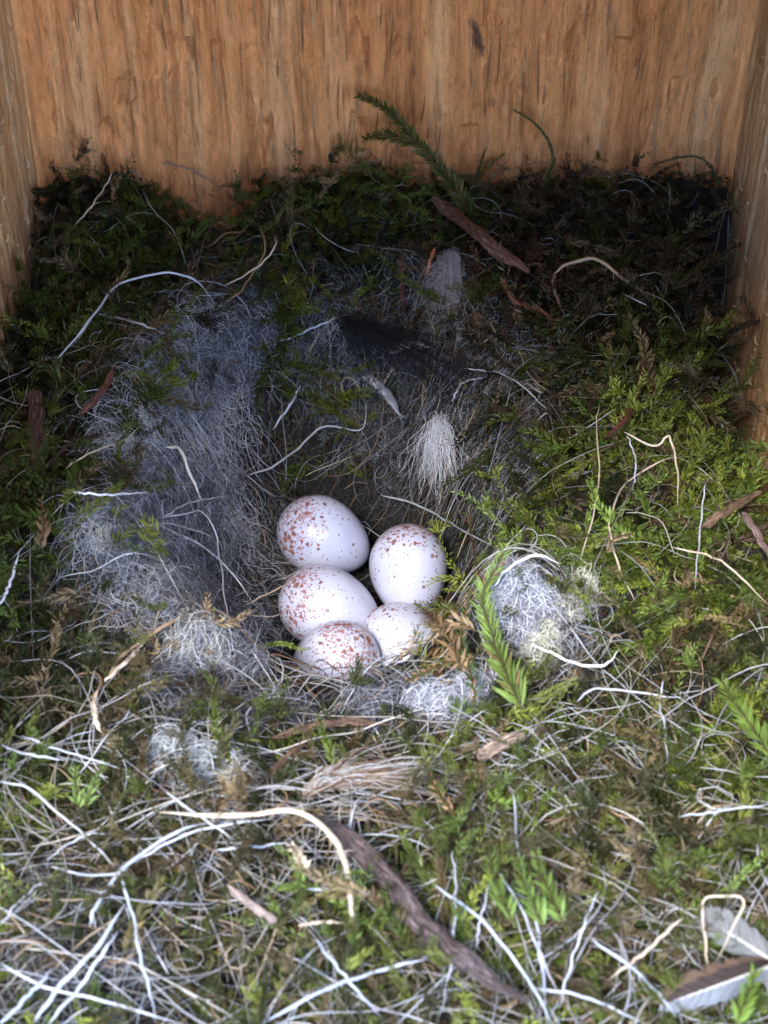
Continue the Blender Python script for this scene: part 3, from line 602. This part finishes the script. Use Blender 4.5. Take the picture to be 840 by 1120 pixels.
ROOTS = [
 ('white rootlet arching over the moss behind the left fur rim', [(58, 400), (100, 347), (130, 312), (180, 298), (215, 308), (235, 332)], 3.2, BW),
 ('short grey straw lying below the arching rootlet at upper left', [(108, 343), (140, 350), (178, 364)], 3.6, (.3, .28, .26)),
 ('thin pale stalk leaning on the back board above the left moss', [(125, 186), (103, 222), (80, 250)], 2, LT),
 ('fine hair curving down the back board left of centre', [(170, 176), (210, 187), (250, 212), (276, 245)], 1.8, (.3, .2, .15)),
 ('brown curled rootlet beside the back of the left fur', [(246, 332), (268, 312), (290, 272), (283, 243)], 2.4, (.25, .14, .08)),
 ('thin tan rootlet forked behind the left fur', [(245, 312), (275, 297), (300, 272), (302, 258)], 2.2, LT),
 ('straight white stem pointing into the dark back of the cup', [(298, 378), (335, 362), (372, 345)], 2.8, BW),
 ('thin white hair looping against the right side board', [(680, 320), (740, 350), (785, 383), (810, 430), (790, 443), (745, 449)], 2.2, WH),
 ('pale looping rootlet on the dark moss right of the cup', [(695, 657), (675, 615), (667, 575), (680, 535), (722, 505), (755, 500)], 2.6, LT),
 ('crooked pale rootlet bent twice near the right board', [(682, 472), (716, 488), (732, 478), (741, 515), (742, 556)], 3.0, LT),
 ('short thin hair hanging inside the crooked rootlet on the right', [(686, 476), (696, 506), (692, 538)], 2, WH),
 ('bright white stem bent like a hook over the blue fluff', [(540, 642), (556, 622), (585, 608), (613, 616)], 4, (.82, .82, .82)),
 ('bright white stem sagging across the lower edge of the cream fluff', [(580, 704), (605, 715), (635, 727), (662, 727), (676, 710)], 3.8, (.82, .82, .82)),
 ('white rootlet lying level above the hanging one on the right moss', [(630, 768), (650, 754), (690, 756), (725, 761), (748, 763)], 3, WH),
 ('white rootlet hanging down over the green moss at right', [(725, 745), (721, 770), (727, 795), (730, 836)], 2.8, WH),
 ('long white stem curving down to the bottom edge right of the bark', [(562, 868), (565, 915), (575, 965), (587, 1015), (594, 1070), (600, 1125)], 4, BW),
 ('white stem running from the bark strip to the lower stem crossing', [(475, 967), (520, 1000), (555, 1040), (585, 1085), (606, 1125)], 4.4, BW),
 ('thin white stem just left of the bright green moss fan', [(545, 955), (570, 992), (590, 1040), (612, 1092)], 3, WH),
 ('thin curved stem leaning right above the lower stem crossing', [(655, 975), (635, 1020), (620, 1070), (612, 1103)], 3, WH),
 ('short white stem beside the left edge of the green moss fan', [(541, 950), (527, 1000), (520, 1042)], 2.8, WH),
 ('thin white stem crossing over the lower end of the bark strip', [(495, 930), (498, 980), (495, 1040), (480, 1118)], 2.8, WH),
 ('thick pale stem slanting towards the brown feather', [(747, 1004), (700, 1045), (664, 1073)], 5, LT),
 ('white stem slanting down to the right below the slanting pale stem', [(645, 1027), (700, 1065), (742, 1112)], 3.8, BW),
 ('white stem running along the bottom edge right of the crossing', [(583, 1081), (640, 1090), (702, 1119)], 4.2, BW),
 ('white stem touching the right edge of the frame above the feathers', [(742, 893), (790, 887), (845, 879)], 3, BW),
 ('thick white rootlet sweeping up from the lower left', [(97, 1014), (108, 985), (130, 955), (165, 927), (200, 907), (242, 896)], 5, BW),
 ('thinner white rootlet twisted along the thick sweeping one', [(130, 950), (160, 934), (205, 912), (262, 900), (300, 896)], 3.2, WH),
 ('thick white stem rising from the bottom left corner area', [(33, 1121), (72, 1072), (110, 1032), (136, 988)], 7.5, BW),
 ('second thick white stem alongside the one in the bottom left', [(52, 1121), (85, 1082), (112, 1044), (130, 1018)], 5.5, BW),
 ('short thick white stem at the very bottom left corner', [(0, 1121), (30, 1090), (58, 1058)], 6.5, BW),
 ('wavy white stem running right along the bottom left edge', [(0, 1054), (50, 1080), (95, 1090), (150, 1105), (205, 1122)], 4, WH),
 ('white rootlet hanging from the thick sweeping one to the bottom', [(131, 958), (145, 1000), (155, 1050), (171, 1120)], 4, BW),
 ('white rootlet stepping down from the left edge to the sweeping one', [(0, 855), (30, 862), (70, 895), (100, 920), (132, 957)], 3.4, WH),
 ('white rootlet lying level at the left edge above the stepped one', [(0, 814), (30, 825), (75, 832)], 3.2, WH),
 ('long thin rootlet gently falling across the left moss', [(22, 804), (65, 820), (100, 830), (142, 844)], 2.6, WH),
 ('straight white stem crossing the moss above the tan root', [(182, 867), (215, 890), (258, 919)], 3.2, WH),
 ('white rootlet bent in a loop in front of the fur below the eggs', [(288, 823), (272, 797), (271, 778), (300, 762), (350, 771)], 3, WH),
 ('level white rootlet below the tan root', [(235, 930), (280, 926), (318, 921)], 3.2, WH),
 ('thin wavy rootlet crossing under the sweeping one', [(55, 947), (90, 956), (125, 956), (142, 949)], 2.8, WH),
 ('short rootlet slanting up from the left moss to a level end', [(50, 941), (92, 914), (132, 912)], 2.6, WH),
 ('grey white stem lying level left of the bark strip', [(336, 973), (380, 972), (409, 981)], 4.8, (.45, .5, .55)),
 ('long white stem rising to the right along the bottom centre', [(293, 1117), (350, 1085), (420, 1060), (470, 1048)], 5, BW),
 ('white stem slanting down to the bottom centre', [(345, 1027), (372, 1062), (422, 1118)], 3.8, BW),
 ('stubby pale stem piece lying level below the tan root end', [(325, 1012), (350, 1009), (377, 1009)], 6, LT),
 ('white straw lying level on the left fur rim', [(74, 537), (115, 541), (162, 538)], 3.2, (.8, .8, .8)),
 ('white straw slanting down over the left fur towards the eggs', [(150, 562), (185, 580), (220, 597), (250, 622), (280, 662)], 3, (.8, .8, .8)),
 ('thin white straw bending down across the left fur', [(150, 570), (200, 562), (222, 560), (236, 586), (243, 630), (251, 682), (270, 748)], 2, WH),
 ('short white straw rising right on the left fur rim', [(178, 566), (205, 551), (248, 542)], 2.2, WH),
 ('thin white straw under the pair that slant over the left fur', [(150, 575), (190, 574), (238, 588)], 2.2, WH),
 ('broad straw with a knee on top of the left fur rim', [(182, 490), (197, 491), (209, 520), (223, 552)], 4.6, (.6, .52, .44)),
 ('thin tan rootlet rising to the right behind the left rim', [(72, 512), (100, 495), (135, 482), (155, 465)], 2.2, LT),
 ('short white straw standing out of the moss at the left edge', [(0, 662), (10, 640), (23, 600)], 4, (.78, .78, .78)),
 ('thin straw reaching over the gap between the two upper left eggs', [(262, 664), (300, 646), (328, 628), (335, 607)], 2.2, LT),
 ('thin pale straw curling over the end of the middle egg', [(258, 671), (298, 674), (318, 662), (328, 640), (333, 612)], 2.4, LT),
 ('thin grey rootlet running over the right rim of the cup', [(507, 403), (546, 408), (575, 425), (598, 448)], 2.4, GR),
 ('bent grey rootlet just under the rim at the back right of the cup', [(495, 440), (505, 419), (533, 413)], 2.8, GR),
 ('grey rootlet winding across the green patch at the back of the cup', [(268, 520), (300, 510), (328, 488), (353, 467), (396, 469), (401, 438)], 2.8, GR),
 ('short white rootlet at the back left wall of the cup', [(298, 470), (321, 438), (328, 420)], 3, BW),
 ('grey rootlet curving behind the upright egg', [(416, 541), (451, 550), (480, 565), (508, 581), (553, 604)], 3.2, (.35, .36, .38)),
 ('tiny crinkled hair above the dry moss tip right of the eggs', [(558, 532), (569, 535), (557, 548), (567, 562), (566, 577)], 1.6, WH),
 ('thin upright hair on the far right moss', [(771, 528), (766, 585), (759, 645)], 2.2, WH),
 ('thin pale rootlet slanting down to the right edge', [(735, 598), (790, 615), (842, 662)], 2.4, LT),
 ('thin white hair along the upright one near the right board', [(636, 612), (650, 560), (655, 520), (652, 470), (655, 440)], 1.8, LT),
 ('tangled grey stem at the left edge above the corner stems', [(0, 1010), (22, 985), (42, 968), (60, 962)], 3, GR),
 ('pale grass bent like a tent over the brown feather', [(775, 1062), (771, 1022), (769, 986), (790, 980), (814, 984), (797, 1025), (779, 1064)], 4, LT),
]
for (lab, pts, w, c) in ROOTS:
    inc = 'cup' in lab or 'egg' in lab
    strand('rootlet' if 'stem' not in lab and 'straw' not in lab and 'hair' not in lab else ('grass_stem' if 'straw' in lab or 'stem' in lab or 'grass' in lab else 'hair'),
           lab, 'rootlet' if 'rootlet' in lab else ('grass stem' if 'stem' in lab or 'straw' in lab or 'grass' in lab else 'hair'),
           pts, w, c, .42 if inc else .85 if 'fur' in lab else .65, GW)
strand('root', 'tan hairy root arching over the top end of the big bark strip', 'root', [(175, 889), (260, 892), (315, 886), (350, 900), (370, 925), (382, 960), (386, 1014)], 7, LT, 1.0, hairs=40, taper=(.3, .8))
strand('twig', 'tan crooked twig arching over the left fur down to the eggs', 'twig', [(115, 747), (130, 720), (165, 695), (200, 675), (230, 667), (252, 676), (280, 705), (322, 748)], 4.6, TAN, .5, hairs=20)
strand('twig', 'pale forked twig end in front of the crooked tan twig', 'twig', [(114, 745), (140, 722), (158, 702)], 5, (.6, .5, .38), .55)
strand('twig', 'tan bent twig reaching the right side board', 'twig', [(606, 300), (622, 288), (655, 285), (700, 318), (750, 345), (797, 366)], 4.2, TAN, .6, hairs=12)
strand('twig', 'short brown twig hanging down under the tan bent twig', 'twig', [(608, 296), (606, 315), (618, 348)], 4, (.2, .12, .08), .5)
strand('twig', 'short knobbly pale twig standing in the moss at the left', 'twig', [(105, 755), (103, 775), (106, 790), (112, 802)], 6, LT, .6, wob=.02)
strand('bark_strip', 'big purple brown strip of bark lying across the front', 'bark', [(335, 890), (380, 918), (420, 955), (452, 1000), (490, 1035), (530, 1066), (580, 1096)], 22, (.12, .09, .082), .7, hairs=110, bark=True, flat=.42, K=40, ridge=.42, n=110, taper=(.35, .3), wob=.04)
strand('bark_strip', 'frayed red brown strip of bark in the back right moss', 'bark', [(472, 216), (510, 245), (545, 275), (580, 298)], 15, (.17, .085, .06), .75, bark=True, flat=.4, K=16, ridge=.35, n=44, taper=(.4, .3))
strand('bark_strip', 'dark brown upright strip of bark at the left edge', 'bark', [(38, 425), (40, 455), (40, 485), (42, 515)], 17, (.09, .045, .03), .6, bark=True, flat=.45, K=16, ridge=.3, n=40, taper=(.8, .6))
strand('bark_strip', 'pale brown strip of bark lying level in front of the eggs', 'bark', [(298, 808), (340, 795), (385, 789), (432, 793)], 9, (.24, .16, .11), .5, bark=True, flat=.5, K=12, ridge=.25, n=40)
strand('bark_strip', 'short strip of bark slanting under the level one before the eggs', 'bark', [(295, 847), (318, 825), (342, 803)], 8, (.22, .14, .10), .45, bark=True, flat=.5, K=12, ridge=.25, n=30)
strand('bark_sliver', 'red brown pointed sliver leaning in the left moss', 'bark', [(87, 454), (107, 435), (118, 415), (126, 398)], 7.5, RB, .6, bark=True, flat=.4, K=8, ridge=.2)
strand('bark_sliver', 'dark red sliver lying low beside the left bark', 'bark', [(50, 512), (75, 486), (112, 474)], 5, (.08, .03, .025), .5, bark=True, K=8)
strand('bark_sliver', 'dark red sliver deep in the right moss', 'bark', [(706, 392), (690, 450), (660, 482)], 6.5, (.12, .035, .02), .55, bark=True, K=8)
strand('bark_sliver', 'dark red upright sliver at the back rim above the black hair', 'bark', [(439, 276), (440, 310), (442, 348)], 6, (.11, .035, .03), .35, bark=True, K=8)
strand('bark_sliver', 'short orange sliver beside the pale fur tuft', 'bark', [(475, 270), (470, 288), (466, 303)], 5, (.38, .13, .05), .5, K=6)
strand('bark_sliver', 'orange brown curved sliver right of the pale fur tuft', 'bark', [(548, 302), (556, 318), (566, 331), (590, 338), (606, 352)], 5.5, (.30, .12, .06), .5, bark=True, K=8, flat=.5)
strand('wood_chip', 'tan flat wood chip pointing at the right side board', 'wood chip', [(768, 577), (790, 562), (833, 538)], 10, (.26, .17, .1), .6, bark=True, flat=.3, K=8, taper=(.2, .7))
strand('twig', 'thick pinkish twig end at the right edge', 'twig', [(812, 560), (825, 578), (845, 615)], 8, (.28, .19, .16), .6, bark=True, K=10)
strand('wood_chip', 'pale tan wood chip lying right of the fibre bundle', 'wood chip', [(523, 829), (545, 815), (574, 803)], 15, (.42, .32, .24), .55, bark=True, flat=.3, K=10, ridge=.15, taper=(.7, .6))
strand('wood_chip', 'pale splinter lying left of the tan root end', 'wood chip', [(250, 969), (275, 990), (302, 1009)], 9, (.6, .48, .4), .6, bark=True, flat=.5, K=10, ridge=.2, taper=(.4, .9))

strand('husk', 'pale grey papery husk lodged in the back wall of the cup', 'husk', [(398, 412), (418, 425), (442, 455)], 15, (.2, .19, .2), .5, flat=.25, K=8, wob=.05)
strand('husk', 'cream papery husk under the black hair tuft', 'husk', [(425, 386), (448, 376), (470, 380)], 12, (.34, .33, .24), .6, flat=.25, K=8, wob=.04)
# --- tufts: fans of fine hairs
def tuft(name, label, cat, root, tips, n, r, cols, lift0, lift1, spread=10, sag=.15, wave=.04, K=3, jit=2.5):
    t = rng.random((n, 1)); T_ = np.array(tips, float)
    k = t[:, 0] * (len(T_) - 1); i = np.minimum(k.astype(int), len(T_) - 2); f = (k - i)[:, None]
    tip = T_[i] * (1 - f) + T_[i + 1] * f + rng.normal(0, spread, (n, 2))
    ro = np.array(root, float)[None] + rng.normal(0, jit, (n, 2))
    A = on_nest(ro[:, 0], ro[:, 1], lift0); Bp = on_nest(tip[:, 0], tip[:, 1], lift1); Bp = A + (Bp - A) * rng.uniform(.35, 1.1, (n, 1))
    N_ = 12; s = np.linspace(0, 1, N_)[None, :, None]
    P = A[:, None] * (1 - s) + Bp[:, None] * s; P[..., 2] += sag * np.sin(math.pi * s[..., 0]); ph = rng.uniform(0, 60, (n, 1))
    P[..., 0] += wave * (vnoise(s[..., 0] * 5 + ph, ph, 3) - .5) * 2 * (.3 + s[..., 0]); P[..., 2] += wave * (vnoise(s[..., 0] * 5 + ph, ph, 6) - .5) * 2
    c = np.array(cols)[rng.integers(0, len(cols), n)] * rng.uniform(.8, 1.15, (n, 1))
    V, Fq, T, g = tubes(P, np.full((n, N_), r) * np.linspace(1, .4, N_)[None], K, 1, c)
    b0 = P.reshape(-1, 3).mean(0)
    o = link(name, np_mesh(name, V - b0, Fq, tint=T, smooth=True), M_HAIR); o.location = b0; return tag(o, label, cat)
tuft('feather_tuft', 'white downy feather tuft fanned at the back of the cup', 'feather', (481, 464), [(448, 518), (465, 530), (486, 530), (500, 516)], 300, .0045, [(.9, .9, .92), (.75, .75, .8), (.4, .36, .34)], .65, .8, 8, .25, .09, jit=6)
tuft('black_hair_tuft', 'tuft of black hair fanned into the dark back of the cup', 'hair tuft', (376, 352), [(530, 392), (545, 430), (500, 440), (420, 425), (395, 420)], 150, .010, [(.008, .008, .01), (.015, .014, .016)], 1.0, .75, 16, .2, .09)
tuft('fur_tuft', 'pale pinkish tuft of fine fur hanging down the back rim', 'fur tuft', (496, 284), [(462, 322), (475, 372), (492, 388)], 300, .0032, [(.4, .33, .31), (.28, .23, .21), (.5, .45, .45)], .6, .45, 13, .15, .3)
tuft('fibre_bundle', 'curved bundle of dry brown and white fibres in front of the cup', 'fibres', (335, 868), [(425, 812), (455, 838), (500, 850), (470, 880)], 120, .012, [(.4, .34, .28), (.26, .17, .11), (.5, .5, .5), (.18, .11, .08)], .35, .5, 9, .3, .12)

# --- fluffs: mounds of very fine curled hair
def fluff(name, label, spots, n, cols, L=(.25, .8), r=.0038, up=.35, part=False):
    sp = np.array(spots, float); k = rng.integers(0, len(sp), n)
    a = rng.uniform(0, 2 * math.pi, n); q = np.sqrt(rng.random(n))
    px = sp[k, 0] + np.cos(a) * q * sp[k, 2]; py = sp[k, 1] + np.sin(a) * q * sp[k, 3]
    if part:
        kp = (rng.random(n) > .85 * field(px, py, MOSSY)) & (fbm(px * .035, py * .035, 64, 3) + .12 * rng.random(n) > .46); px, py, q = px[kp], py[kp], q[kp]; n = len(px)
    C = on_nest(px, py, .2); C[:, 2] += up * (1 - q ** 2) * rng.random(n)
    N_ = 12; s = np.linspace(0, 1, N_)[None]; Lh = rng.uniform(*L, n)[:, None]
    d = norm(rng.normal(0, 1, (n, 3)) * np.array([1, 1, .5])); e = norm(np.cross(d, rng.normal(0, 1, (n, 3)))); w_ = rng.uniform(2, 7, (n, 1)); ph = rng.uniform(0, 6, (n, 1))
    P = C[:, None] + d[:, None] * ((s - .5) * Lh * .6)[..., None] + e[:, None] * (np.sin(s * w_ + ph) * Lh * .28)[..., None] + np.cross(d, e)[:, None] * (np.cos(s * w_ * .9 + ph) * Lh * .28)[..., None]
    c = np.array(cols)[rng.integers(0, len(cols), n)] * rng.uniform(.8, 1.15, (n, 1))
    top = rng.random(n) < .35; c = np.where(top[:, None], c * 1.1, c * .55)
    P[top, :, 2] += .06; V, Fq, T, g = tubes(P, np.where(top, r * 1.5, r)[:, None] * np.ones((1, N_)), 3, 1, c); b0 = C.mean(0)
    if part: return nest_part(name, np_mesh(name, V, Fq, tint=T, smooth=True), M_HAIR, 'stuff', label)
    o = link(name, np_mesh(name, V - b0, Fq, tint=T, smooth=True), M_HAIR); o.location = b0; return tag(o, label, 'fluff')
fluff('felted_fur', 'soft felted grey fur banked round the cup', [(200, 640, 60, 50), (170, 560, 50, 60), (230, 560, 40, 60), (215, 420, 60, 45), (265, 385, 45, 30), (210, 760, 50, 30), (140, 600, 30, 50), (270, 700, 30, 40), (420, 775, 50, 18), (300, 790, 40, 16)], 8000, [(.16, .165, .19), (.28, .29, .33), (.10, .10, .115), (.42, .43, .48)], (.3, 1.0), .0034, .3, True)
BLU = [(.62, .64, .72), (.75, .76, .82), (.45, .46, .52)]; CRM = [(.72, .70, .58), (.62, .6, .48), (.5, .48, .36)]
fluff('wool_fluff', 'ball of blue white wool fluff right of the eggs', [(572, 672, 34, 42), (560, 650, 22, 22)], 2000, BLU)
fluff('wool_fluff', 'cream coloured tuft of wool beside the blue fluff', [(640, 650, 14, 22), (622, 668, 16, 20), (585, 722, 18, 24), (598, 708, 12, 20)], 2000, CRM, (.1, .4), .004, .35)
fluff('wool_fluff', 'low patch of blue white fluff below the front right egg', [(500, 774, 34, 14), (470, 772, 26, 8), (520, 757, 20, 12)], 1500, BLU)
fluff('wool_fluff', 'pale grey fluff ball at the front of the left fur', [(215, 712, 34, 26)], 900, [(.5, .52, .55), (.6, .6, .55)])
fluff('wool_fluff', 'streak of white fluff on the moss below the left fur', [(225, 845, 42, 13), (190, 825, 26, 12)], 1000, [(.55, .6, .62), (.7, .73, .75)])
fluff('wool_fluff', 'small cream fluff ball left of the level white straw', [(115, 598, 12, 12)], 300, CRM, (.1, .35))
fluff('wool_fluff', 'small pale fluff on top of the left fur rim', [(140, 490, 16, 12), (152, 508, 12, 8)], 300, [(.55, .52, .48)], (.1, .4))

# --- moss sprigs that stand out
def sprig(name, label, pts, lift, L0, w0, sp, col, flat, brown=0.0, P=None, n=24, spread=.75, tipcol=None):
    if P is None: P = place(pts, lift, n, .02)
    Lv = np.array(leafy_axis(P, L0, w0, sp, flat, spread)); m = len(Lv)
    V = Lv.reshape(-1, 3); q = np.arange(m)[:, None] * 4
    Fa = np.concatenate([q + np.array([0, 1, 2]), q + np.array([0, 2, 3])], 0)
    c = np.array(col)[None] * rng.uniform(.7, 1.3, (m, 1)); bm = rng.random(m) < brown; c[bm] = np.array((.3, .18, .09)) * rng.uniform(.7, 1.3, (bm.sum(), 1))
    if tipcol is not None:
        u = np.linspace(0, 1, m)[:, None]; c = c * (1 - u) + np.array(tipcol)[None] * u
    tv, tf, tt, tg = tubes(P[None], np.full((1, len(P)), .016), 4, 1, np.array([(.12, .09, .04)]))
    o4 = len(V); Fm = np.concatenate([tf[:, :3], tf[:, [0, 2, 3]]], 0) + o4
    b0 = P.mean(0)
    o = link(name, np_mesh(name, np.vstack([V, tv]) - b0, np.vstack([Fa, Fm]), tint=np.vstack([np.repeat(c, 4, 0), tt])), M_MOSS); o.location = b0
    return tag(o, label, 'moss')
BG = (.14, .24, .05)
def clump(name, label, boxes, n, col_list, lift=(.5, 1.0), L0=.16):
    """a ragged bunch of short crooked dry shoots in the given pixel ellipse"""
    V_, F_, T_ = [], [], []; o = 0
    for k in range(n):
        cx, cy, rx, ry = boxes[rng.integers(len(boxes))]; a = rng.uniform(0, 2 * math.pi); q = math.sqrt(rng.random())
        p = on_nest([cx + rx * q * math.cos(a)], [cy + ry * q * math.sin(a)], rng.uniform(*lift) * (1.1 - q * .7))[0]
        ax = crooked(rng.uniform(.35, .9), .35, 8) @ rotmat(np.array(rng.uniform(0, 6.28)), np.array(rng.normal(0, .5)), np.array(0.)).T + p
        L = np.array(leafy_axis(ax, L0 * rng.uniform(.7, 1.3), .022, .03, False, .8)); m = len(L); i4 = np.arange(m)[:, None] * 4
        V_.append(L.reshape(-1, 3)); F_.append(np.concatenate([i4 + np.array([0, 1, 2]), i4 + np.array([0, 2, 3])]) + o); o += 4 * m
        T_.append(np.repeat(np.array(col_list[rng.integers(len(col_list))])[None] * rng.uniform(.6, 1.4, (m, 1)), 4, 0))
    V = np.vstack(V_); b0 = V.mean(0); ob = link(name, np_mesh(name, V - b0, np.vstack(F_), tint=np.vstack(T_)), M_MOSS); ob.location = b0
    return tag(ob, label, 'moss', None, 'stuff')
clump('dry_moss', 'ragged tan and olive dry moss clump over the side of the front right egg', [(476, 688, 22, 34), (486, 728, 30, 20), (496, 655, 20, 16)], 46, [(.34, .22, .1), (.12, .14, .03), (.45, .33, .18), (.08, .08, .02), (.2, .12, .05)])
clump('dry_moss', 'patch of reddish brown dead moss at the back right under the bark', [(560, 320, 50, 40), (620, 280, 50, 22)], 60, [(.12, .05, .02), (.2, .09, .04), (.07, .035, .02)], (.2, .6), .14)
clump('dry_moss', 'brown dead moss hanging down right of the pale fur tuft', [(515, 360, 16, 50)], 26, [(.2, .1, .045), (.12, .06, .03)], (.3, .6), .14)
sprig('moss_frond', 'bright green feathery moss frond right beside the eggs', [(570, 775), (552, 735), (538, 695), (528, 655), (540, 625), (552, 605)], .95, .36, .03, .013, (.22, .31, .075), False, .06, n=30, spread=.8)
sprig('moss_frond', 'shorter green frond tucked behind the bright feathery one', [(520, 770), (515, 735), (505, 700), (512, 660)], .8, .22, .024, .03, (.08, .13, .03), True, .3)
sprig('dry_moss', 'dry tan moss shreds hanging over the front right egg', [(505, 735), (492, 700), (470, 672), (455, 660)], .85, .24, .03, .03, (.34, .22, .11), False, .5)
sprig('dry_moss', 'dry brown and olive moss tip drooping before the front right egg', [(520, 720), (490, 725), (465, 735), (445, 745)], .8, .2, .024, .03, (.16, .15, .05), False, .4)
sprig('dry_moss', 'thin dry moss tip standing right of the upright egg', [(528, 640), (520, 612), (515, 585), (512, 560)], .7, .14, .02, .035, (.26, .18, .07), False, .4)
sprig('dry_moss', 'curled tan moss shreds below the thin dry tip', [(520, 690), (500, 680), (480, 690), (468, 702)], 1.0, .22, .03, .028, (.42, .29, .16), False, .3)
sprig('moss_frond', 'bright green moss shoot at the right edge of the frame', [(845, 830), (825, 800), (800, 765), (790, 745)], .8, .3, .03, .02, (.17, .26, .05), True)
for lab, pts in (('lime green moss shoot, leftmost of the fan right of the bark strip', [(560, 1010), (550, 985), (540, 955), (535, 930)]),
                 ('lime green moss shoot, middle of the fan right of the bark strip', [(595, 1015), (582, 985), (570, 955), (560, 925)]),
                 ('lime green moss shoot, rightmost of the fan right of the bark strip', [(615, 1010), (602, 980), (590, 950), (585, 920)])):
    sprig('moss_shoot', lab, pts, .8, .26, .03, .02, (.2, .3, .07), False)['group'] = 'lime green moss shoots beside the bark'
sprig('moss_shoot', 'pale green moss shoot among the left rootlets', [(85, 885), (84, 865), (83, 840)], .8, .18, .026, .022, (.2, .3, .07), False)
sprig('moss_shoot', 'pale green moss shoot right of the one among the left rootlets', [(92, 882), (102, 862), (112, 835)], .8, .16, .024, .024, (.17, .26, .06), False)
sprig('moss_shoot', 'lime moss shoot at the bottom right edge before the feather', [(805, 1120), (815, 1095), (828, 1060)], 1.0, .26, .04, .022, (.2, .3, .05), False)
sprig('dry_moss', 'orange dry sprig on the moss right of the fibre bundle', [(505, 895), (490, 882), (480, 868), (465, 838)], .75, .16, .024, .05, (.42, .25, .12), False)
sprig('dry_moss', 'pale dry bud head on a stalk below the tan root', [(332, 950), (326, 935), (320, 925)], .85, .14, .04, .018, (.6, .5, .36), False)
sprig('dry_moss', 'tan curled leaf shreds beside the left bark', [(45, 600), (48, 570), (45, 545)], .6, .2, .04, .03, (.28, .18, .1), False, .3)
sprig('dry_moss', 'pale brown bud shreds high on the right moss', [(662, 605), (672, 590), (690, 585)], .6, .16, .03, .03, (.36, .26, .15), False)
# stems that stand against the back board, placed by their height in front of it
def wallpt(px, py, y=-.35):
    a_, b_ = (px - 420) / F, (560 - py) / F; D = np.array([a_, cP + b_ * sP, -sP + b_ * cP]); t_ = (y - CAM[1]) / D[1]; return CAM + D * t_
def wall_path(pts, y0, y1, n=30):
    ys = np.linspace(y0, y1, len(pts)); return spline([wallpt(px, py, y) for (px, py), y in zip(pts, ys)], n)
sprig('moss_sprig', 'long mossy stem leaning up against the back board', None, 0, .27, .03, .007, (.10, .115, .02), False, .22, P=wall_path([(515, 235), (490, 195), (455, 155), (425, 120), (392, 104)], -1.8, -.3, 40), spread=.95)
sprig('moss_sprig', 'mossy side shoot spreading left from the long stem', None, 0, .25, .028, .009, (.10, .12, .02), False, .1, P=wall_path([(455, 158), (438, 150), (412, 148), (398, 152)], -1.1, -.5, 20), spread=.95)
sprig('moss_sprig', 'thin curled moss stem standing against the back board right of centre', None, 0, .13, .02, .013, (.13, .15, .025), False, .1, P=wall_path([(594, 200), (605, 178), (600, 155), (585, 135), (562, 120)], -1.0, -.25, 30), spread=.5)
sprig('moss_sprig', 'dark curled moss stem near the right back corner', None, 0, .12, .018, .022, (.04, .06, .015), False, .2, P=wall_path([(790, 205), (770, 175), (745, 172), (715, 180)], -.9, -.3, 26), spread=.6)
sprig('moss_sprig', 'small pointed moss shoot in front of the back board', None, 0, .13, .02, .02, (.045, .08, .02), False, .1, P=wall_path([(512, 215), (522, 190), (531, 163)], -.9, -.4, 16), spread=.5)

# --- feathers at the lower right
def feather(name, label, A_, B_, wpx, cols, lift, bend=.15, shaft=(.6, .55, .5)):
    root = tag(empty(name), label, 'feather')
    a = on_nest([A_[0]], [A_[1]], lift)[0]; b = on_nest([B_[0]], [B_[1]], lift)[0]; root.location = a
    n = 420; s = np.linspace(0, 1, 24)[:, None]; axis = a + (b - a) * s; t = norm(b - a); sd = norm(np.cross(t, np.array([0, -.5, .87]))); nn = np.cross(sd, t)
    axis = axis + nn * (bend * np.sin(math.pi * s)) ; L = np.linalg.norm(b - a); wd = wpx * 24 / F
    sv, sf, stt, sg = tubes((axis - a)[None], np.linspace(.03, .008, 24)[None], 6, 1, np.array([shaft]))
    link('shaft', np_mesh('shaft', sv, sf, tint=stt, smooth=True), M_ROOT, root)
    for side in (-1, 1):
        P = []; C = []
        for k in range(n):
            u = .04 + .95 * k / n; c = np.array([np.interp(u, s[:, 0], axis[:, q]) for q in range(3)]) - a
            ln = wd * (math.sin(math.pi * min(1, u * .85 + .12)) ** .7) * rng.uniform(.93, 1.03) * (.75 if side < 0 else 1)
            rag = vnoise(k * .16, side * 7.0, 5) + .35 * rng.random(); ln *= .82 + .2 * rag; q = np.linspace(0, 1, 8)[:, None]; d = t * (.6 + .5 * float(vnoise(k * .09, 3.0 + side, 8))) + sd * side * .8
            P.append(c + d * q * ln + t * .2 * ln * q ** 2 + nn * (-.12 * ln * q ** 2 + .004 * rng.normal()) ); 
            C.append(np.array(cols[0 if side < 0 else 1]) * rng.uniform(.8, 1.2))
        V, Fq, T, g = tubes(np.array(P), np.full((n, 8), .010) * np.linspace(1.1, .5, 8), 4, .35, np.array(C))
        v = T.reshape(n, 8, 4, 3); 
        if len(cols) > 2 and side > 0: v[:, 5:] = np.array(cols[2])
        link('vane', np_mesh('vane', V, Fq, tint=v.reshape(-1, 3), smooth=True), M_HAIR, root)
feather('feather', 'brown black and white covert feather at the lower right edge', (855, 1052), (722, 1100), 27, [(.24, .25, .27), (.06, .042, .036), (.16, .10, .065)], .62)
feather('feather', 'translucent grey feather behind the brown one at the right edge', (860, 1062), (768, 1005), 26, [(.20, .21, .20), (.24, .24, .23)], .6)
